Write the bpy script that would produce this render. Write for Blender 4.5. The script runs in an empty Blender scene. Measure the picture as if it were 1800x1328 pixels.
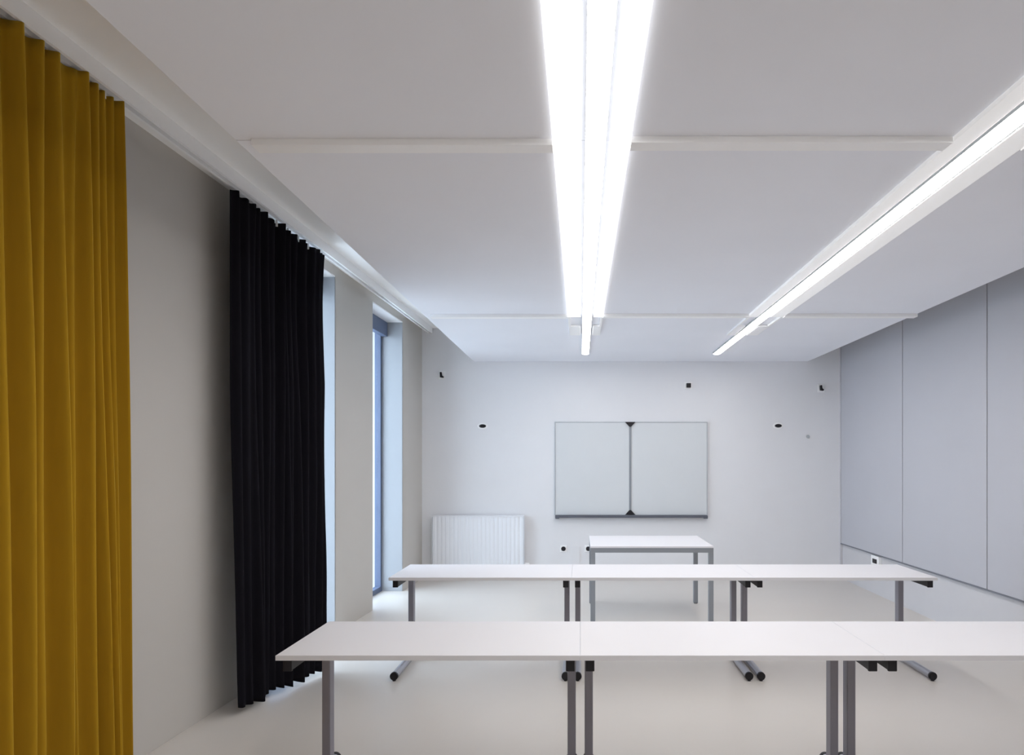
import bpy, bmesh, math, random
from mathutils import Vector, Matrix, noise

scene = bpy.context.scene
C = scene.collection
random.seed(4)

# ------------------------------------------------------------------ camera
F_PX, VPX, VPY, EYE = 1150.0, 1020.0, 810.0, 1.562
cam_d = bpy.data.cameras.new('camera')
cam = bpy.data.objects.new('camera', cam_d)
C.objects.link(cam)
cam.location = (0, 0, EYE)
cam.rotation_euler = (math.pi / 2, 0, 0)
cam_d.sensor_fit = 'HORIZONTAL'
cam_d.sensor_width = 36.0
cam_d.lens = F_PX / 1800 * 36
cam_d.shift_x = -(VPX - 900) / 1800
cam_d.shift_y = (VPY - 664) / 1800
cam_d.clip_start = 0.05
scene.camera = cam

# ------------------------------------------------------------------ sky, exposure
SKY = (0.76, 0.86, 1.0)
SKY_STRENGTH = 4.3
TUBE_STRENGTH = 13.5
world = bpy.data.worlds.new('overcast_sky')
scene.world = world
world.use_nodes = True
bg = world.node_tree.nodes['Background']
bg.inputs[0].default_value = (*SKY, 1)
bg.inputs[1].default_value = SKY_STRENGTH
vs = scene.view_settings
vs.view_transform = 'Standard'
vs.look = 'None'
vs.gamma = 1.0
vs.use_curve_mapping = False
vs.exposure = 0.85
scene.cycles.max_bounces = 20
scene.cycles.diffuse_bounces = 12


# ------------------------------------------------------------------ materials
def lin(c):
    return tuple(((v / 255) / 12.92 if v / 255 <= 0.04045 else ((v / 255 + 0.055) / 1.055) ** 2.4) for v in c)


def mat(name, rgb, rough=0.6, var=0.03, scale=6.0, bump=0.0, bscale=200.0, metal=0.0, spec=0.4, sheen=0.0,
        stretch=None, coat=0.0):
    m = bpy.data.materials.new(name)
    m.use_nodes = True
    nt = m.node_tree
    b = nt.nodes['Principled BSDF']
    c = lin(rgb)
    tc = nt.nodes.new('ShaderNodeTexCoord')
    mp = nt.nodes.new('ShaderNodeMapping')
    if stretch:
        mp.inputs['Scale'].default_value = stretch
    nz = nt.nodes.new('ShaderNodeTexNoise')
    nz.inputs['Scale'].default_value = scale
    nz.inputs['Detail'].default_value = 4
    rp = nt.nodes.new('ShaderNodeValToRGB')
    rp.color_ramp.elements[0].position = 0.3
    rp.color_ramp.elements[1].position = 0.7
    rp.color_ramp.elements[0].color = (*[v * (1 - var) for v in c], 1)
    rp.color_ramp.elements[1].color = (*[min(1, v * (1 + var)) for v in c], 1)
    nt.links.new(tc.outputs['Object'], mp.inputs['Vector'])
    nt.links.new(mp.outputs['Vector'], nz.inputs['Vector'])
    nt.links.new(nz.outputs['Fac'], rp.inputs['Fac'])
    nt.links.new(rp.outputs['Color'], b.inputs['Base Color'])
    b.inputs['Roughness'].default_value = rough
    b.inputs['Metallic'].default_value = metal
    b.inputs['Specular IOR Level'].default_value = spec
    b.inputs['Coat Weight'].default_value = coat
    if sheen:
        b.inputs['Sheen Weight'].default_value = sheen
        b.inputs['Sheen Roughness'].default_value = 0.5
    if bump:
        n2 = nt.nodes.new('ShaderNodeTexNoise')
        n2.inputs['Scale'].default_value = bscale
        bp = nt.nodes.new('ShaderNodeBump')
        bp.inputs['Strength'].default_value = bump
        bp.inputs['Distance'].default_value = 0.002
        nt.links.new(mp.outputs['Vector'], n2.inputs['Vector'])
        nt.links.new(n2.outputs['Fac'], bp.inputs['Height'])
        nt.links.new(bp.outputs['Normal'], b.inputs['Normal'])
    return m


def glow(name, rgb, strength, base=(240, 240, 240)):
    m = mat(name, base, rough=0.5, var=0.0)
    b = m.node_tree.nodes['Principled BSDF']
    b.inputs['Emission Color'].default_value = (*lin(rgb), 1)
    b.inputs['Emission Strength'].default_value = strength
    return m


def glass_mat(name):
    m = bpy.data.materials.new(name)
    m.use_nodes = True
    nt = m.node_tree
    nt.nodes.clear()
    out = nt.nodes.new('ShaderNodeOutputMaterial')
    mix = nt.nodes.new('ShaderNodeMixShader')
    tr = nt.nodes.new('ShaderNodeBsdfTransparent')
    gl = nt.nodes.new('ShaderNodeBsdfGlossy')
    nz = nt.nodes.new('ShaderNodeTexNoise')
    nz.inputs['Scale'].default_value = 3
    rp = nt.nodes.new('ShaderNodeValToRGB')
    rp.color_ramp.elements[0].color = (0.90, 0.94, 0.96, 1)
    rp.color_ramp.elements[1].color = (0.92, 0.96, 0.98, 1)
    nt.links.new(nz.outputs['Fac'], rp.inputs['Fac'])
    nt.links.new(rp.outputs['Color'], tr.inputs['Color'])
    gl.inputs['Roughness'].default_value = 0.02
    mix.inputs[0].default_value = 0.07
    nt.links.new(tr.outputs[0], mix.inputs[1])
    nt.links.new(gl.outputs[0], mix.inputs[2])
    nt.links.new(mix.outputs[0], out.inputs[0])
    return m


M = {}
M['floor'] = mat('poured_floor', (212, 206, 199), rough=0.32, var=0.02, scale=1.3, spec=0.35)
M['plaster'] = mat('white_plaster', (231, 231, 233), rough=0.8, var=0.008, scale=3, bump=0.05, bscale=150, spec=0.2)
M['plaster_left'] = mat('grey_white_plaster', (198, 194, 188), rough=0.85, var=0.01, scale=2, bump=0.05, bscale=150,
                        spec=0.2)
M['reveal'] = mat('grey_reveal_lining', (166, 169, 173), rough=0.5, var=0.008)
M['front_wall'] = mat('pale_wall_paint', (238, 236, 234), rough=0.8, var=0.02)
M['plinth'] = mat('pale_grey_plinth_paint', (206, 205, 208), rough=0.7, var=0.01)
M['panel_grey'] = mat('acoustic_panel', (240, 242, 248), rough=0.9, var=0.01, scale=2, bump=0.06, bscale=300, spec=0.1)
M['wall_panel'] = mat('grey_wall_panel', (190, 190, 196), rough=0.6, var=0.012, scale=1.5, spec=0.3)
M['gasket'] = mat('dark_grey_joint', (120, 122, 130), rough=0.7)
M['slab_white'] = mat('bright_white_plaster', (248, 247, 245), rough=0.8, var=0.006, scale=3, spec=0.2)
M['white_paint'] = mat('white_painted_metal', (250, 250, 250), rough=0.4, var=0.006)
M['laminate'] = mat('white_laminate', (229, 227, 230), rough=0.45, var=0.006, scale=4, spec=0.3)
M['laminate_edge'] = mat('white_edge_band', (226, 226, 230), rough=0.5, var=0.01)
M['leg'] = mat('grey_painted_steel', (140, 138, 147), rough=0.4, var=0.02, spec=0.5)
M['chrome'] = mat('satin_steel', (170, 170, 178), rough=0.3, var=0.02, metal=0.7)
M['black'] = mat('black_plastic', (24, 22, 28), rough=0.5, var=0.05)
M['frame_grey'] = mat('mid_grey_steel', (142, 145, 150), rough=0.4, var=0.02)
M['yellow'] = mat('mustard_cloth', (172, 133, 32), rough=0.95, var=0.03, scale=40, bump=0.08, bscale=700, spec=0.1,
                  sheen=0.8, stretch=(1, 1, 0.15))
M['yellow'].node_tree.nodes['Principled BSDF'].inputs['Sheen Tint'].default_value = (0.9, 0.72, 0.14, 1)
M['yellow'].node_tree.nodes['Principled BSDF'].inputs['Sheen Roughness'].default_value = 0.35
M['blackcloth'] = mat('black_cloth', (22, 21, 27), rough=0.95, var=0.08, scale=40, bump=0.25, bscale=700, spec=0.1,
                      stretch=(1, 1, 0.15))
M['tube'] = glow('lit_diffuser', (255, 253, 250), TUBE_STRENGTH)
M['glass'] = glass_mat('window_glass')
M['win_frame'] = mat('slate_window_frame', (96, 108, 134), rough=0.45, var=0.02)
M['board'] = mat('whiteboard_enamel', (216, 219, 221), rough=0.35, var=0.006, spec=0.4)
M['alu'] = mat('grey_aluminium', (150, 154, 160), rough=0.4, metal=0.3)
M['alu_light'] = mat('pale_aluminium', (188, 192, 196), rough=0.4, metal=0.2)
M['tray'] = mat('dark_grey_tray', (92, 95, 104), rough=0.45)
M['radiator'] = mat('white_radiator_enamel', (238, 240, 244), rough=0.4, var=0.005)
M['terrace'] = mat('pale_concrete', (225, 226, 226), rough=0.85, var=0.03, scale=1)
M['facade'] = mat('pale_blue_facade', (88, 100, 122), rough=0.85, var=0.03, scale=0.4)


# ------------------------------------------------------------------ helpers
def box(bm, x0, x1, y0, y1, z0, z1, bev=0.0):
    r = bmesh.ops.create_cube(bm, size=1.0)
    vv = r['verts']
    for v in vv:
        v.co = Vector(((x0 + x1) / 2 + v.co.x * (x1 - x0), (y0 + y1) / 2 + v.co.y * (y1 - y0),
                       (z0 + z1) / 2 + v.co.z * (z1 - z0)))
    if bev:
        es = list({e for v in vv for e in v.link_edges})
        bmesh.ops.bevel(bm, geom=es, offset=bev, segments=2, affect='EDGES', profile=0.6)


def cyl(bm, p0, p1, r, n=20, r2=None, bev=0.0):
    p0, p1 = Vector(p0), Vector(p1)
    d = p1 - p0
    rot = Vector((0, 0, 1)).rotation_difference(d).to_matrix().to_4x4()
    mt = Matrix.Translation((p0 + p1) / 2) @ rot
    rr = bmesh.ops.create_cone(bm, cap_ends=True, segments=n, radius1=r, radius2=r if r2 is None else r2,
                               depth=d.length, matrix=mt)
    if bev:
        es = [e for e in {e for v in rr['verts'] for e in v.link_edges}
              if any(len(f.verts) > 4 for f in e.link_faces)]
        bmesh.ops.bevel(bm, geom=es, offset=bev, segments=2, affect='EDGES')


def prism(bm, pts, axis, a, b):
    """extrude a 2-D outline along an axis ('x','y','z') from a to b"""
    def co(p, t):
        return {'x': (t, p[0], p[1]), 'y': (p[0], t, p[1]), 'z': (p[0], p[1], t)}[axis]
    v0 = [bm.verts.new(co(p, a)) for p in pts]
    v1 = [bm.verts.new(co(p, b)) for p in pts]
    n = len(pts)
    bm.faces.new(v0[::-1])
    bm.faces.new(v1)
    for i in range(n):
        bm.faces.new((v0[i], v0[(i + 1) % n], v1[(i + 1) % n], v1[i]))
    bmesh.ops.recalc_face_normals(bm, faces=bm.faces[:])


def obj(name, bm, m, parent=None, smooth=False):
    me = bpy.data.meshes.new(name)
    bm.normal_update()
    bm.to_mesh(me)
    bm.free()
    if smooth:
        me.shade_smooth()
        try:
            me.set_sharp_from_angle(angle=math.radians(40))
        except Exception:
            pass
    me.materials.append(M[m])
    o = bpy.data.objects.new(name, me)
    C.objects.link(o)
    if parent:
        o.parent = parent
    return o


def bx(name, m, parent, x0, x1, y0, y1, z0, z1, bev=0.0):
    bm = bmesh.new()
    box(bm, x0, x1, y0, y1, z0, z1, bev)
    return obj(name, bm, m, parent)


def tag(o, label, cat, group=None):
    o['label'] = label
    o['category'] = cat
    if group:
        o['group'] = group
    return o


def struct(o, label, cat):
    o['kind'] = 'structure'
    o['label'] = label
    o['category'] = cat
    return o


def thing(name, label, cat, loc=(0, 0, 0), rotz=0.0, group=None):
    e = bpy.data.objects.new(name, None)
    e.empty_display_size = 0.1
    C.objects.link(e)
    e.location = loc
    e.rotation_euler = (0, 0, rotz)
    return tag(e, label, cat, group)


def dup(root, loc, label, rotz=None):
    r = root.copy()
    C.objects.link(r)
    r.location = loc
    if rotz is not None:
        r.rotation_euler = (0, 0, rotz)
    r['label'] = label
    for ch in list(root.children):
        c = ch.copy()
        C.objects.link(c)
        c.parent = r
        for g in list(ch.children):
            d = g.copy()
            C.objects.link(d)
            d.parent = c
    return r


# ------------------------------------------------------------------ room shell
YB = 8.64          # far wall
YF = -1.5          # wall behind the camera
XR = 3.456         # right wall
ZC = 2.869         # underside of the hung grey panels
ZS = 3.31          # slab above
LX0, LSL = -2.441, 0.0406
LROT = -math.atan(LSL)      # the window wall closes in a little towards the far wall


def onleft(o):
    o.location = (LX0, 0, 0)
    o.rotation_euler = (0, 0, LROT)
    return o


struct(bx('floor', 'floor', None, -3.15, XR + 0.2, YF - 0.2, YB + 0.2, -0.12, 0.0),
       'pale beige grey poured floor of the classroom', 'floor')
struct(bx('ceiling', 'slab_white', None, -3.1, XR + 0.2, YF - 0.2, YB + 0.2, ZS, ZS + 0.15),
       'white plaster ceiling showing as a margin above the curtains', 'ceiling')
struct(bx('wall_back', 'plaster', None, -3.1, XR + 0.2, YB, YB + 0.2, 0.0, ZS),
       'white far wall carrying the whiteboard and radiator', 'wall')
struct(bx('wall_front', 'front_wall', None, -3.1, XR + 0.2, YF - 0.2, YF, 0.0, ZS),
       'white wall behind the viewer', 'wall')

# right wall: white plaster with grey full-height panels starting above a low plinth
wr = struct(bx('wall_right', 'plinth', None, XR, XR + 0.2, YF, YB, 0.0, ZS),
            'right wall clad with tall grey panels above a white plinth', 'wall')
joints = [YF + 0.01, 1.17, 2.62, 4.07, 5.52, 6.97, 8.615]
for a, b in zip(joints[:-1], joints[1:]):
    bx('panel', 'wall_panel', wr, XR - 0.024, XR, a + 0.006, b - 0.006, 0.475, ZS - 0.01, bev=0.002)
for j in joints[1:-1]:
    bx('joint_strip', 'gasket', wr, XR - 0.012, XR, j - 0.006, j + 0.006, 0.475, ZS - 0.01)
bx('panel_base_rail', 'gasket', wr, XR - 0.030, XR, YF + 0.01, 8.615, 0.462, 0.475)
bx('corner_strip', 'plinth', wr, XR - 0.03, XR, 8.615, YB, 0.0, ZS - 0.01)

# left wall with two tall window openings (local frame: x into the room, y along the wall)
TH = -0.42
W1 = (4.72, 5.895)
W2 = (6.825, 7.835)
HEAD = 3.225
bm = bmesh.new()
box(bm, TH, 0, YF - 0.1, W1[0], 0, ZS)
box(bm, TH, 0, W1[1], W2[0], 0, ZS)
box(bm, TH, 0, W2[1], YB + 0.02, 0, ZS)
for w in (W1, W2):
    box(bm, TH, 0, w[0], w[1], HEAD, ZS)
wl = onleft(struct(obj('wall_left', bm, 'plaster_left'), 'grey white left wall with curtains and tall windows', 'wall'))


def window(name, w, label):
    e = thing(name, label, 'window')
    e['kind'] = 'structure'
    onleft(e)
    g = -0.25
    a, b = w
    # white reveal lining
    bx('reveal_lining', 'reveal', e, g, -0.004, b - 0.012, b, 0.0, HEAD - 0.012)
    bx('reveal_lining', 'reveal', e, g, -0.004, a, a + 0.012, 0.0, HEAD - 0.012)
    bx('reveal_head', 'white_paint', e, g, -0.004, a, b, HEAD - 0.012, HEAD)
    fb = bmesh.new()
    z0, z1 = 0.0, HEAD - 0.012
    box(fb, g - 0.07, g, a, a + 0.06, z0, z1)
    box(fb, g - 0.07, g, b - 0.06, b, z0, z1)
    box(fb, g - 0.07, g, a + 0.06, b - 0.06, z0, z0 + 0.06)
    box(fb, g - 0.07, g, a + 0.06, b - 0.06, z1 - 0.05, z1)
    obj('window_frame', fb, 'win_frame', e)
    bx('pane', 'glass', e, g - 0.045, g - 0.035, a + 0.06, b - 0.06, z0 + 0.06, z1 - 0.05)
    bx('blind_box', 'win_frame', e, g, g + 0.07, a + 0.014, b - 0.014, z1 - 0.17, z1 - 0.002, bev=0.004)
    return e


window('window_1', W1, 'tall window mostly hidden behind the black curtain')
window('window_2', W2, 'tall floor length window nearest the far wall')

# hung ceiling raft: white core, grey panels under it, white strips over the cross joints
RX0, RX1 = -1.405, 3.0
raft = struct(bx('suspended_ceiling', 'plaster', None, RX0, RX1, YF + 0.02, YB, ZC + 0.03, ZC + 0.12),
              'lowered ceiling of pale grey panels with white cross strips', 'ceiling')
rows = [(YF + 0.02, 2.668), (2.672, 5.85), (5.854, YB - 0.002)]
for i, (a, b) in enumerate(rows):
    cols = [(RX0, RX1)] if i == 2 else [(RX0, 0.046), (0.05, 1.658), (1.662, RX1)]
    for (c, d) in cols:
        bx('panel', 'panel_grey', raft, c, d, a, b, ZC, ZC + 0.03, bev=0.002)
for y in (2.632, 5.815):
    for (c, d, off) in ((-1.335, -0.113, 0.02), (0.205, 1.501, 0.0), (1.819, RX1, 0.0)):
        bx('joint_strip', 'white_paint', raft, c, d, y + off, y + off + 0.072, ZC - 0.027, ZC, bev=0.002)

# outside: bright terrace and a pale neighbouring facade
struct(bx('terrace', 'terrace', None, -40, -2.95, -20, 24, -0.2, -0.03), 'bright pale terrace outside the windows', 'ground')
nb = thing('neighbour_building', 'pale blue building seen through the far window', 'building', (0, 22, 0))
bx('facade', 'facade', nb, -34, -2.6, 0, 1.0, -0.03, 13)


# ------------------------------------------------------------------ ceiling lamps
def ceiling_lamp(label, xc, xt, plate_m):
    e = thing('ceiling_lamp', label, 'ceiling lamp', (xc, 0, ZC), group='long strip lamps on the ceiling')
    hw, tw = 0.158, 0.040
    x = xt - xc
    y0, y1, y2, y3, y4 = -0.2, 5.86, 6.28, 6.72, 7.90
    z = -0.022
    g = 0.019
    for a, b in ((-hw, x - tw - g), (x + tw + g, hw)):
        bx('glowing_side_plate', plate_m, e, a, b, y0, y1, z, -0.001, bev=0.003)  # reflector plates; their own glow stands in for light from the bar
    bm = bmesh.new()
    box(bm, -hw, -hw + 0.022, y1, y2, z, -0.001)
    box(bm, hw - 0.022, hw, y1, y2, z, -0.001)
    box(bm, -hw, x - tw - g, y2, y3, z, -0.001, bev=0.006)
    box(bm, x + tw + g, hw, y2, y3, z, -0.001, bev=0.006)
    obj('end_frame', bm, 'white_paint', e)
    bx('light_housing', 'alu_light', e, x - tw - 0.003, x + tw + 0.003, y0, y4, -0.022, -0.001)
    # rounded diffuser bar
    pts = []
    for k in range(13):
        a = math.pi * k / 12
        pts.append((x + tw * math.cos(a), -0.022 - 0.007 * math.sin(a) ** 0.7))
    bm = bmesh.new()
    prism(bm, pts, 'y', y0 + 0.01, y4 - 0.012)
    d = obj('diffuser', bm, 'tube', e, smooth=True)
    bm = bmesh.new()
    prism(bm, pts, 'y', y4 - 0.012, y4)
    obj('end_cap', bm, 'white_paint', e)
    return e


M['reflector_a'] = glow('strong_glow_side_plate', (255, 255, 255), 0.7)  # glow added to the reflector plates, set stronger on the middle lamp
M['reflector_b'] = glow('weak_glow_side_plate', (255, 255, 255), 0.14)
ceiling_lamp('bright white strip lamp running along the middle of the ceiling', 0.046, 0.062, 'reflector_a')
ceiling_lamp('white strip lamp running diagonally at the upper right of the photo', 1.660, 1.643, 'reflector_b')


# ------------------------------------------------------------------ curtains and rail
RLX, RSL = -2.225, 0.03      # the rail converges on the wall a little


def onrail(o):
    o.location = (RLX, 0, 0)
    o.rotation_euler = (0, 0, -math.atan(RSL))
    return o


r = thing('curtain_rail', 'white curtain rail along the top of the left wall', 'rail')
onrail(r)
ZR = 3.232
bm = bmesh.new()
box(bm, -0.03, -0.014, YF + 0.1, YB - 0.06, ZR, 3.29)
box(bm, 0.014, 0.03, YF + 0.1, YB - 0.06, ZR, 3.29)
box(bm, -0.03, 0.03, YF + 0.1, YB - 0.06, 3.29, ZS)
obj('track', bm, 'white_paint', r)
bx('track_slot', 'gasket', r, -0.014, 0.014, YF + 0.1, YB - 0.06, 3.28, 3.29)


def curtain(name, label, m, s_top, s_bot, base_top, base_bot_lr, depth, ridges, seed, zbot, edge=0.0, drop=0.002):
    """ridges: (place along the width 0..1, height factor, half width in m) of every fold crest"""
    e = thing(name, label, 'curtain', group=None)
    onrail(e)
    rnd = random.Random(seed)
    width = s_bot[1] - s_bot[0]
    nu, nv = int(max(width, s_top[1] - s_top[0]) / 0.0036), 64
    ztop = ZR - drop
    drift = [(rnd.uniform(-1, 1), rnd.uniform(-1, 1), rnd.uniform(0, 6.28)) for _ in ridges]
    bm = bmesh.new()
    grid = []
    for j in range(nv + 1):
        v = j / nv
        s0 = s_top[0] + (s_bot[0] - s_top[0]) * v
        s1 = s_top[1] + (s_bot[1] - s_top[1]) * v
        if v < 0.34:
            s1 += edge * math.sin(math.pi * v * 3)
        gather = max(0.0, 1 - v / 0.4) ** 1.6       # folds run together towards the heading
        dep = depth * (0.62 + 0.38 * min(1, v * 2.2))
        rr = []
        for (p, h, w), (d1, d2, d3) in zip(ridges, drift):
            t = min(1, 8 * p, 8 * (1 - p)) if 0 < p < 1 else 0
            c = s0 + (s1 - s0) * p + t * (0.034 * d1 * gather + 0.010 * math.sin(3.2 * v + d3))
            rr.append((c, h * (1 + 0.25 * math.sin(2.4 * v + 3 * d2)), w * (1 + 0.3 * (v - 0.4) * d2)))
        row = []
        for i in range(nu + 1):
            u = i / nu
            s = s0 + (s1 - s0) * u
            q = 1.0
            for c, h, w in rr:
                k = abs(s - c) / w
                if k < 4:
                    q *= 1 - min(1.0, h * 0.72) * math.exp(-k ** 2.2)
            base = base_top + (base_bot_lr[0] + (base_bot_lr[1] - base_bot_lr[0]) * u - base_top) * v
            x = base + dep * (0.55 - q)
            x += 0.010 * noise.noise(Vector((s * 9, v * 2.2, seed + 11.0)))
            x = max(x, -0.125)
            z = ztop + (zbot - ztop) * v
            if j == 0:
                z -= 0.009 * q + 0.006 * noise.noise(Vector((s * 30, 0, seed)))
            if j == nv:
                z += 0.03 * q + 0.008 * noise.noise(Vector((s * 22, 3, seed)))
            row.append(bm.verts.new((x, s, z)))
        grid.append(row)
    for j in range(nv):
        for i in range(nu):
            bm.faces.new((grid[j][i], grid[j][i + 1], grid[j + 1][i + 1], grid[j + 1][i]))
    o = obj('cloth', bm, m, e, smooth=True)
    sol = o.modifiers.new('thickness', 'SOLIDIFY')
    sol.thickness = 0.004
    sol.offset = 0
    # gliders that carry the cloth in the rail
    n = max(6, len(ridges) // 2)
    for q in range(n):
        s = s_top[0] + (s_top[1] - s_top[0]) * (q + 0.5) / n
        b2 = bmesh.new()
        box(b2, -0.022, -0.010, s - 0.004, s + 0.004, ztop - 0.03, ZR)
        obj('glider', b2, 'white_paint', e)
    return e


YS = (1.66, 3.035)
crests = [(1.70, 1.0, 0.026), (1.78, 0.8, 0.020), (1.90, 1.1, 0.028), (1.97, 0.9, 0.02), (2.08, 1.1, 0.03),
          (2.17, 0.8, 0.02), (2.26, 1.1, 0.028), (2.335, 0.9, 0.022), (2.415, 1.1, 0.027), (2.50, 1.15, 0.024),
          (2.575, 1.0, 0.024), (2.655, 1.15, 0.022), (2.745, 0.65, 0.017), (2.825, 1.2, 0.020), (2.885, 1.05, 0.017),
          (2.95, 0.7, 0.014), (2.995, 0.5, 0.011), (3.045, 1.2, 0.022)]
curtain('curtain', 'mustard yellow floor length curtain hanging at the left edge', 'yellow',
        YS, (1.66, 3.11), 0.0, (0.0, 0.0), 0.092,
        [((c - YS[0]) / (YS[1] - YS[0]), h, w) for c, h, w in crests], 3, 0.02)
rnd = random.Random(12)
bl = []
c = 0.03
while c < 0.97:
    bl.append((c, rnd.uniform(0.6, 1.2), rnd.uniform(0.018, 0.034)))
    c += rnd.choice((0.045, 0.06, 0.085)) * rnd.uniform(0.85, 1.15)
bl.append((0.985, 1.1, 0.025))
curtain('curtain', 'black floor length curtain hanging beside the first window', 'blackcloth',
        (3.97, 5.27), (4.00, 4.84), 0.0, (0.03, 0.175), 0.11, bl, 8, 0.03, edge=-0.03, drop=0.016)


# ------------------------------------------------------------------ tables
TW, TD, TZ = 1.2992, 0.594, 0.73


def seminar_table(label):
    e = thing('seminar_table', label, 'table', group='white seminar tables in two rows')
    h = TW / 2
    top = bx('table_top', 'laminate', e, -h + 0.002, h - 0.002, 0.002, TD - 0.002, TZ - 0.020, TZ, bev=0.0015)
    bm = bmesh.new()
    box(bm, -h, h, 0, 0.002, TZ - 0.022, TZ - 0.001)
    box(bm, -h, h, TD - 0.002, TD, TZ - 0.022, TZ - 0.001)
    box(bm, -h, -h + 0.002, 0.002, TD - 0.002, TZ - 0.022, TZ - 0.001)
    box(bm, h - 0.002, h, 0.002, TD - 0.002, TZ - 0.022, TZ - 0.001)
    obj('edge_band', bm, 'laminate_edge', top)
    for s in (-1, 1):
        x = s * (h - 0.042)
        bx('leg', 'leg', e, x - 0.0205, x + 0.0205, 0.445, 0.505, 0.05, TZ - 0.022, bev=0.006)
        arm = bx('support_arm', 'black', e, x - 0.017, x + 0.017, 0.03, 0.445, TZ - 0.072, TZ - 0.022, bev=0.003)
        bx('arm_cap', 'black', arm, x - 0.019, x + 0.019, 0.018, 0.032, TZ - 0.075, TZ - 0.022, bev=0.004)
        bm = bmesh.new()
        cyl(bm, (x, 0.0, 0.034), (x, 0.56, 0.034), 0.026, 24)
        foot = obj('foot', bm, 'chrome', e, smooth=True)
        for a, b in ((-0.022, 0.004), (0.556, 0.582)):
            bm = bmesh.new()
            cyl(bm, (x, a, 0.034), (x, b, 0.034), 0.0285, 24, bev=0.004)
            cyl(bm, (x, (a + b) / 2, 0.0), (x, (a + b) / 2, 0.012), 0.012, 12)
            obj('foot_cap', bm, 'black', foot, smooth=True)
    return e


t0 = seminar_table('white seminar table of the nearest row, its left end before the black curtain')
t0.location = (-1.30 + TW / 2, 2.79, 0)
dup(t0, (-1.30 + 1.3 + TW / 2, 2.79, 0), 'white seminar table in the middle of the nearest row')
dup(t0, (-1.30 + 2.6 + TW / 2, 2.79, 0), 'white seminar table of the nearest row, cut off by the right edge')
dup(t0, (-1.361 + TW / 2, 4.645, 0), 'white seminar table of the second row, next to the far window')
dup(t0, (-1.361 + 1.3 + TW / 2, 4.645, 0), 'white seminar table in the middle of the second row')
dup(t0, (-1.361 + 2.6 + TW / 2, 4.645, 0), 'white seminar table of the second row, next to the grey panelled wall')

# teacher's desk before the whiteboard
d = thing('desk', 'white topped desk with square grey frame below the whiteboard', 'desk', (0.0975, 6.30, 0))
DW, DD, DZ = 1.188, 0.885, 0.735
bx('desk_top', 'laminate', d, 0, DW, 0, DD, DZ - 0.016, DZ, bev=0.0015)
for (x, y) in ((0.0, 0.0), (DW - 0.048, 0.0), (0.0, DD - 0.048), (DW - 0.048, DD - 0.048)):
    lg = bx('leg', 'frame_grey', d, x + 0.001, x + 0.047, y + 0.001, y + 0.047, 0.006, DZ - 0.062, bev=0.003)
    bx('glide', 'black', lg, x + 0.006, x + 0.042, y + 0.006, y + 0.042, 0.0, 0.006)
bx('frame_rail', 'frame_grey', d, 0.001, DW - 0.001, 0.001, 0.047, DZ - 0.062, DZ - 0.016, bev=0.003)
bx('frame_rail', 'frame_grey', d, 0.001, DW - 0.001, DD - 0.047, DD - 0.001, DZ - 0.062, DZ - 0.016, bev=0.003)
bx('frame_rail', 'frame_grey', d, 0.001, 0.047, 0.047, DD - 0.047, DZ - 0.062, DZ - 0.016, bev=0.003)
bx('frame_rail', 'frame_grey', d, DW - 0.047, DW - 0.001, 0.047, DD - 0.047, DZ - 0.062, DZ - 0.016, bev=0.003)


# ------------------------------------------------------------------ far wall
PX = YB / F_PX


def wx(px):
    return (px - VPX) * PX


def wz(py):
    return EYE + (VPY - py) * PX


# whiteboard
x0, x1, z0, z1 = wx(975), wx(1243), wz(907), wz(742)
w = thing('whiteboard', 'wide two leaf whiteboard with black hinge corners on the far wall', 'whiteboard', (0, YB, 0))
xm = wx(1107.5)
for a, b in ((x0 + 0.012, xm - 0.014), (xm + 0.014, x1 - 0.012)):
    bx('board_leaf', 'board', w, a, b, -0.026, -0.002, z0 + 0.012, z1 - 0.014, bev=0.002)
bm = bmesh.new()
box(bm, x0, x1, -0.030, -0.002, z1 - 0.014, z1, bev=0.003)
box(bm, x0, x0 + 0.012, -0.030, -0.002, z0 + 0.012, z1 - 0.014)
box(bm, x1 - 0.012, x1, -0.030, -0.002, z0 + 0.012, z1 - 0.014)
obj('frame', bm, 'alu_light', w)
bx('centre_post', 'alu', w, xm - 0.014, xm + 0.014, -0.034, -0.002, z0 + 0.012, z1 - 0.014, bev=0.003)
for (zz, sg) in ((z1 - 0.004, -1), (z0 + 0.014, 1)):
    bm = bmesh.new()
    prism(bm, [(xm - 0.068, zz), (xm + 0.068, zz), (xm + 0.012, zz + sg * 0.062), (xm - 0.012, zz + sg * 0.062)],
          'y', -0.044, -0.030)
    obj('hinge_corner', bm, 'black', w)
tr = bx('pen_tray', 'tray', w, x0 + 0.01, x1 - 0.01, -0.075, -0.002, z0 - 0.022, z0 + 0.012, bev=0.003)
for xx in (x0 + 0.01, x1 - 0.055):
    bx('tray_cap', 'tray', tr, xx, xx + 0.05, -0.079, -0.002, z0 - 0.034, z0 + 0.008, bev=0.004)

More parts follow.
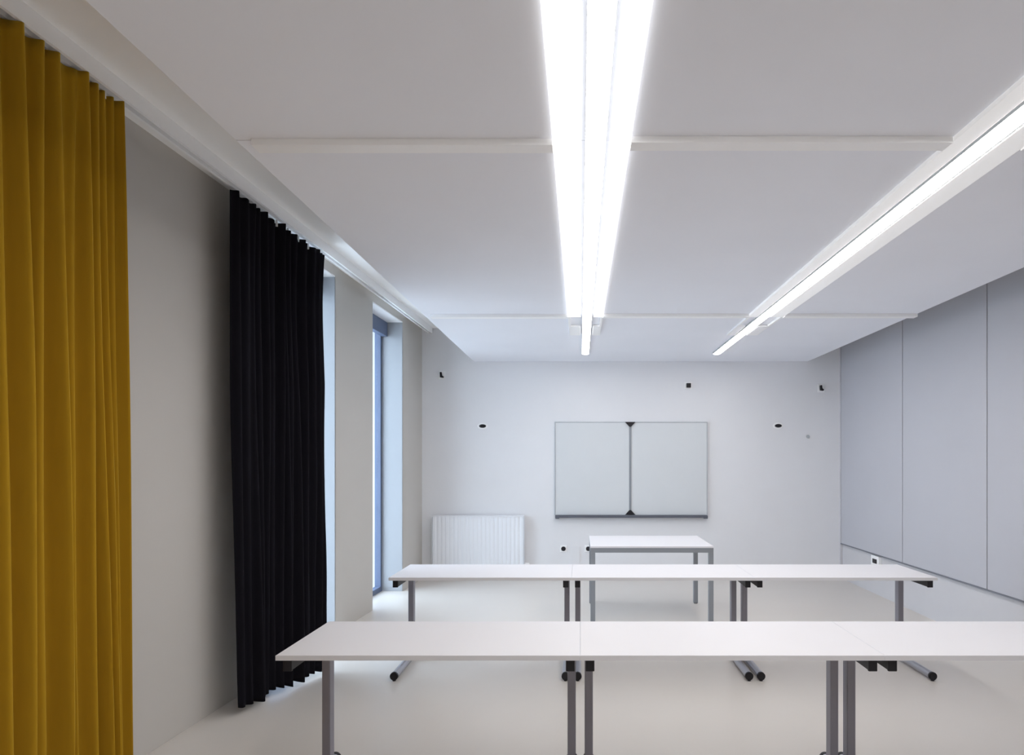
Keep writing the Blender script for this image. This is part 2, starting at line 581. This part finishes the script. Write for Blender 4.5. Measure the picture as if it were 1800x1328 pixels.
# radiator
x0, x1, z1 = wx(763), wx(922), wz(906)
rd = thing('radiator', 'white fluted panel radiator on the far wall beside the window', 'radiator', (0, YB, 0))
n = 22
pts = []
for i in range(n):
    a = x0 + (x1 - x0) * i / n
    b = x0 + (x1 - x0) * (i + 1) / n
    q = (b - a)
    pts += [(a + q * 0.08, -0.098), (a + q * 0.30, -0.1025), (a + q * 0.70, -0.1025), (a + q * 0.92, -0.098)]
pts += [(x1, -0.04), (x0, -0.04)]
bm = bmesh.new()
prism(bm, pts, 'z', 0.13, z1 - 0.012)
obj('heating_panel', bm, 'radiator', rd)
bx('top_grille', 'radiator', rd, x0 - 0.003, x1 + 0.003, -0.111, -0.028, z1 - 0.012, z1, bev=0.003)
for xx in (x0 - 0.004, x1):
    bx('side_cover', 'radiator', rd, xx, xx + 0.004, -0.109, -0.03, 0.13, z1 - 0.012)
for xx in (x0 + 0.15, x1 - 0.19):
    bx('wall_bracket', 'radiator', rd, xx, xx + 0.04, -0.04, -0.001, 0.2, z1 - 0.05)
bm = bmesh.new()
cyl(bm, (x1 - 0.06, -0.07, 0.0), (x1 - 0.06, -0.07, 0.13), 0.011, 14)
cyl(bm, (x1 - 0.11, -0.07, 0.0), (x1 - 0.11, -0.07, 0.13), 0.011, 14)
obj('pipe', bm, 'white_paint', rd, smooth=True)
bm = bmesh.new()
cyl(bm, (x1 + 0.004, -0.07, 0.20), (x1 + 0.07, -0.07, 0.20), 0.02, 16, bev=0.004)
obj('valve', bm, 'white_paint', rd, smooth=True)


# cable outlets level with the whiteboard, brackets above, sockets below
def oval_outlet(px, py, label):
    e = thing('cable_outlet', label, 'outlet', (wx(px), YB, wz(py)), group='oval cable outlets')
    bm = bmesh.new()
    cyl(bm, (0, 0, 0), (0, -0.008, 0), 0.07, 32, bev=0.003)
    for v in bm.verts:
        v.co.z *= 0.62
    obj('cover_plate', bm, 'white_paint', e, smooth=True)
    bm = bmesh.new()
    cyl(bm, (0, -0.008, 0), (0, -0.022, 0), 0.046, 24, bev=0.004)
    for v in bm.verts:
        v.co.z *= 0.5
    obj('grommet', bm, 'black', e, smooth=True)


oval_outlet(848.5, 749.5, 'small oval black cable outlet on the wall left of the whiteboard')
oval_outlet(1367.5, 749, 'small oval black cable outlet on the wall right of the whiteboard')


def bracket(px, py, s, label):
    e = thing('wall_bracket', label, 'bracket', (wx(px), YB, wz(py)), group='small black wall brackets')
    bx('base_plate', 'white_paint', e, -0.045, 0.045, -0.006, 0, -0.055, 0.055, bev=0.002)
    bm = bmesh.new()
    prism(bm, [(-0.022 * s, 0.034), (-0.002 * s, 0.038), (0.004 * s, -0.004), (0.026 * s, -0.02), (0.02 * s, -0.036),
               (-0.018 * s, -0.03)], 'y', -0.045, -0.006)
    obj('hook', bm, 'black', e)


bracket(777, 660, 1, 'small black bracket high on the far wall near the window')
bracket(1443, 683, 1, 'small black bracket high on the far wall near the panelled right wall')

e = thing('wall_sensor', 'small black square sensor high above the whiteboard', 'sensor', (wx(1210), YB, wz(678)))
bx('base_plate', 'white_paint', e, -0.05, 0.05, -0.006, 0, -0.045, 0.045, bev=0.002)
bx('sensor_body', 'black', e, -0.03, 0.03, -0.04, -0.006, -0.03, 0.028, bev=0.008)

e = thing('wall_button', 'tiny pale grey button on the far wall right of the whiteboard', 'button', (wx(1420), YB, wz(768)))
bm = bmesh.new()
cyl(bm, (0, 0, 0), (0, -0.012, 0), 0.022, 20, bev=0.003)
obj('cap', bm, 'alu_light', e, smooth=True)


def socket(px, py, label):
    e = thing('wall_socket', label, 'socket', (wx(px), YB, wz(py)), group='sockets below the whiteboard')
    bx('cover_plate', 'white_paint', e, -0.045, 0.045, -0.010, 0, -0.045, 0.045, bev=0.004)
    bm = bmesh.new()
    cyl(bm, (0, -0.010, 0), (0, -0.020, 0), 0.030, 24, bev=0.003)
    obj('socket_insert', bm, 'black', e, smooth=True)


socket(990.5, 965, 'wall socket with black round insert left of the desk')
socket(1034, 965, 'wall socket with black round insert at the left corner of the desk')
e = thing('cable_duct', 'thin white upright cable duct between the two sockets by the desk', 'cable duct', (wx(1012), YB, 0))
bx('duct_body', 'plaster', e, -0.06, 0.06, -0.010, 0, 0.0, wz(961), bev=0.002)
bx('duct_lid', 'plaster', e, -0.048, 0.048, -0.013, -0.010, 0.01, wz(961) - 0.01, bev=0.001)

# outlet box on the plinth of the right wall
yy = 7.60
e = thing('outlet_box', 'white outlet box with black centre low on the right wall', 'socket', (XR, yy, 0.392))
bx('box_body', 'white_paint', e, -0.035, 0, -0.10, 0.10, -0.055, 0.062, bev=0.004)
bx('outlet_insert', 'black', e, -0.042, -0.035, -0.05, 0.05, -0.024, 0.026, bev=0.003)
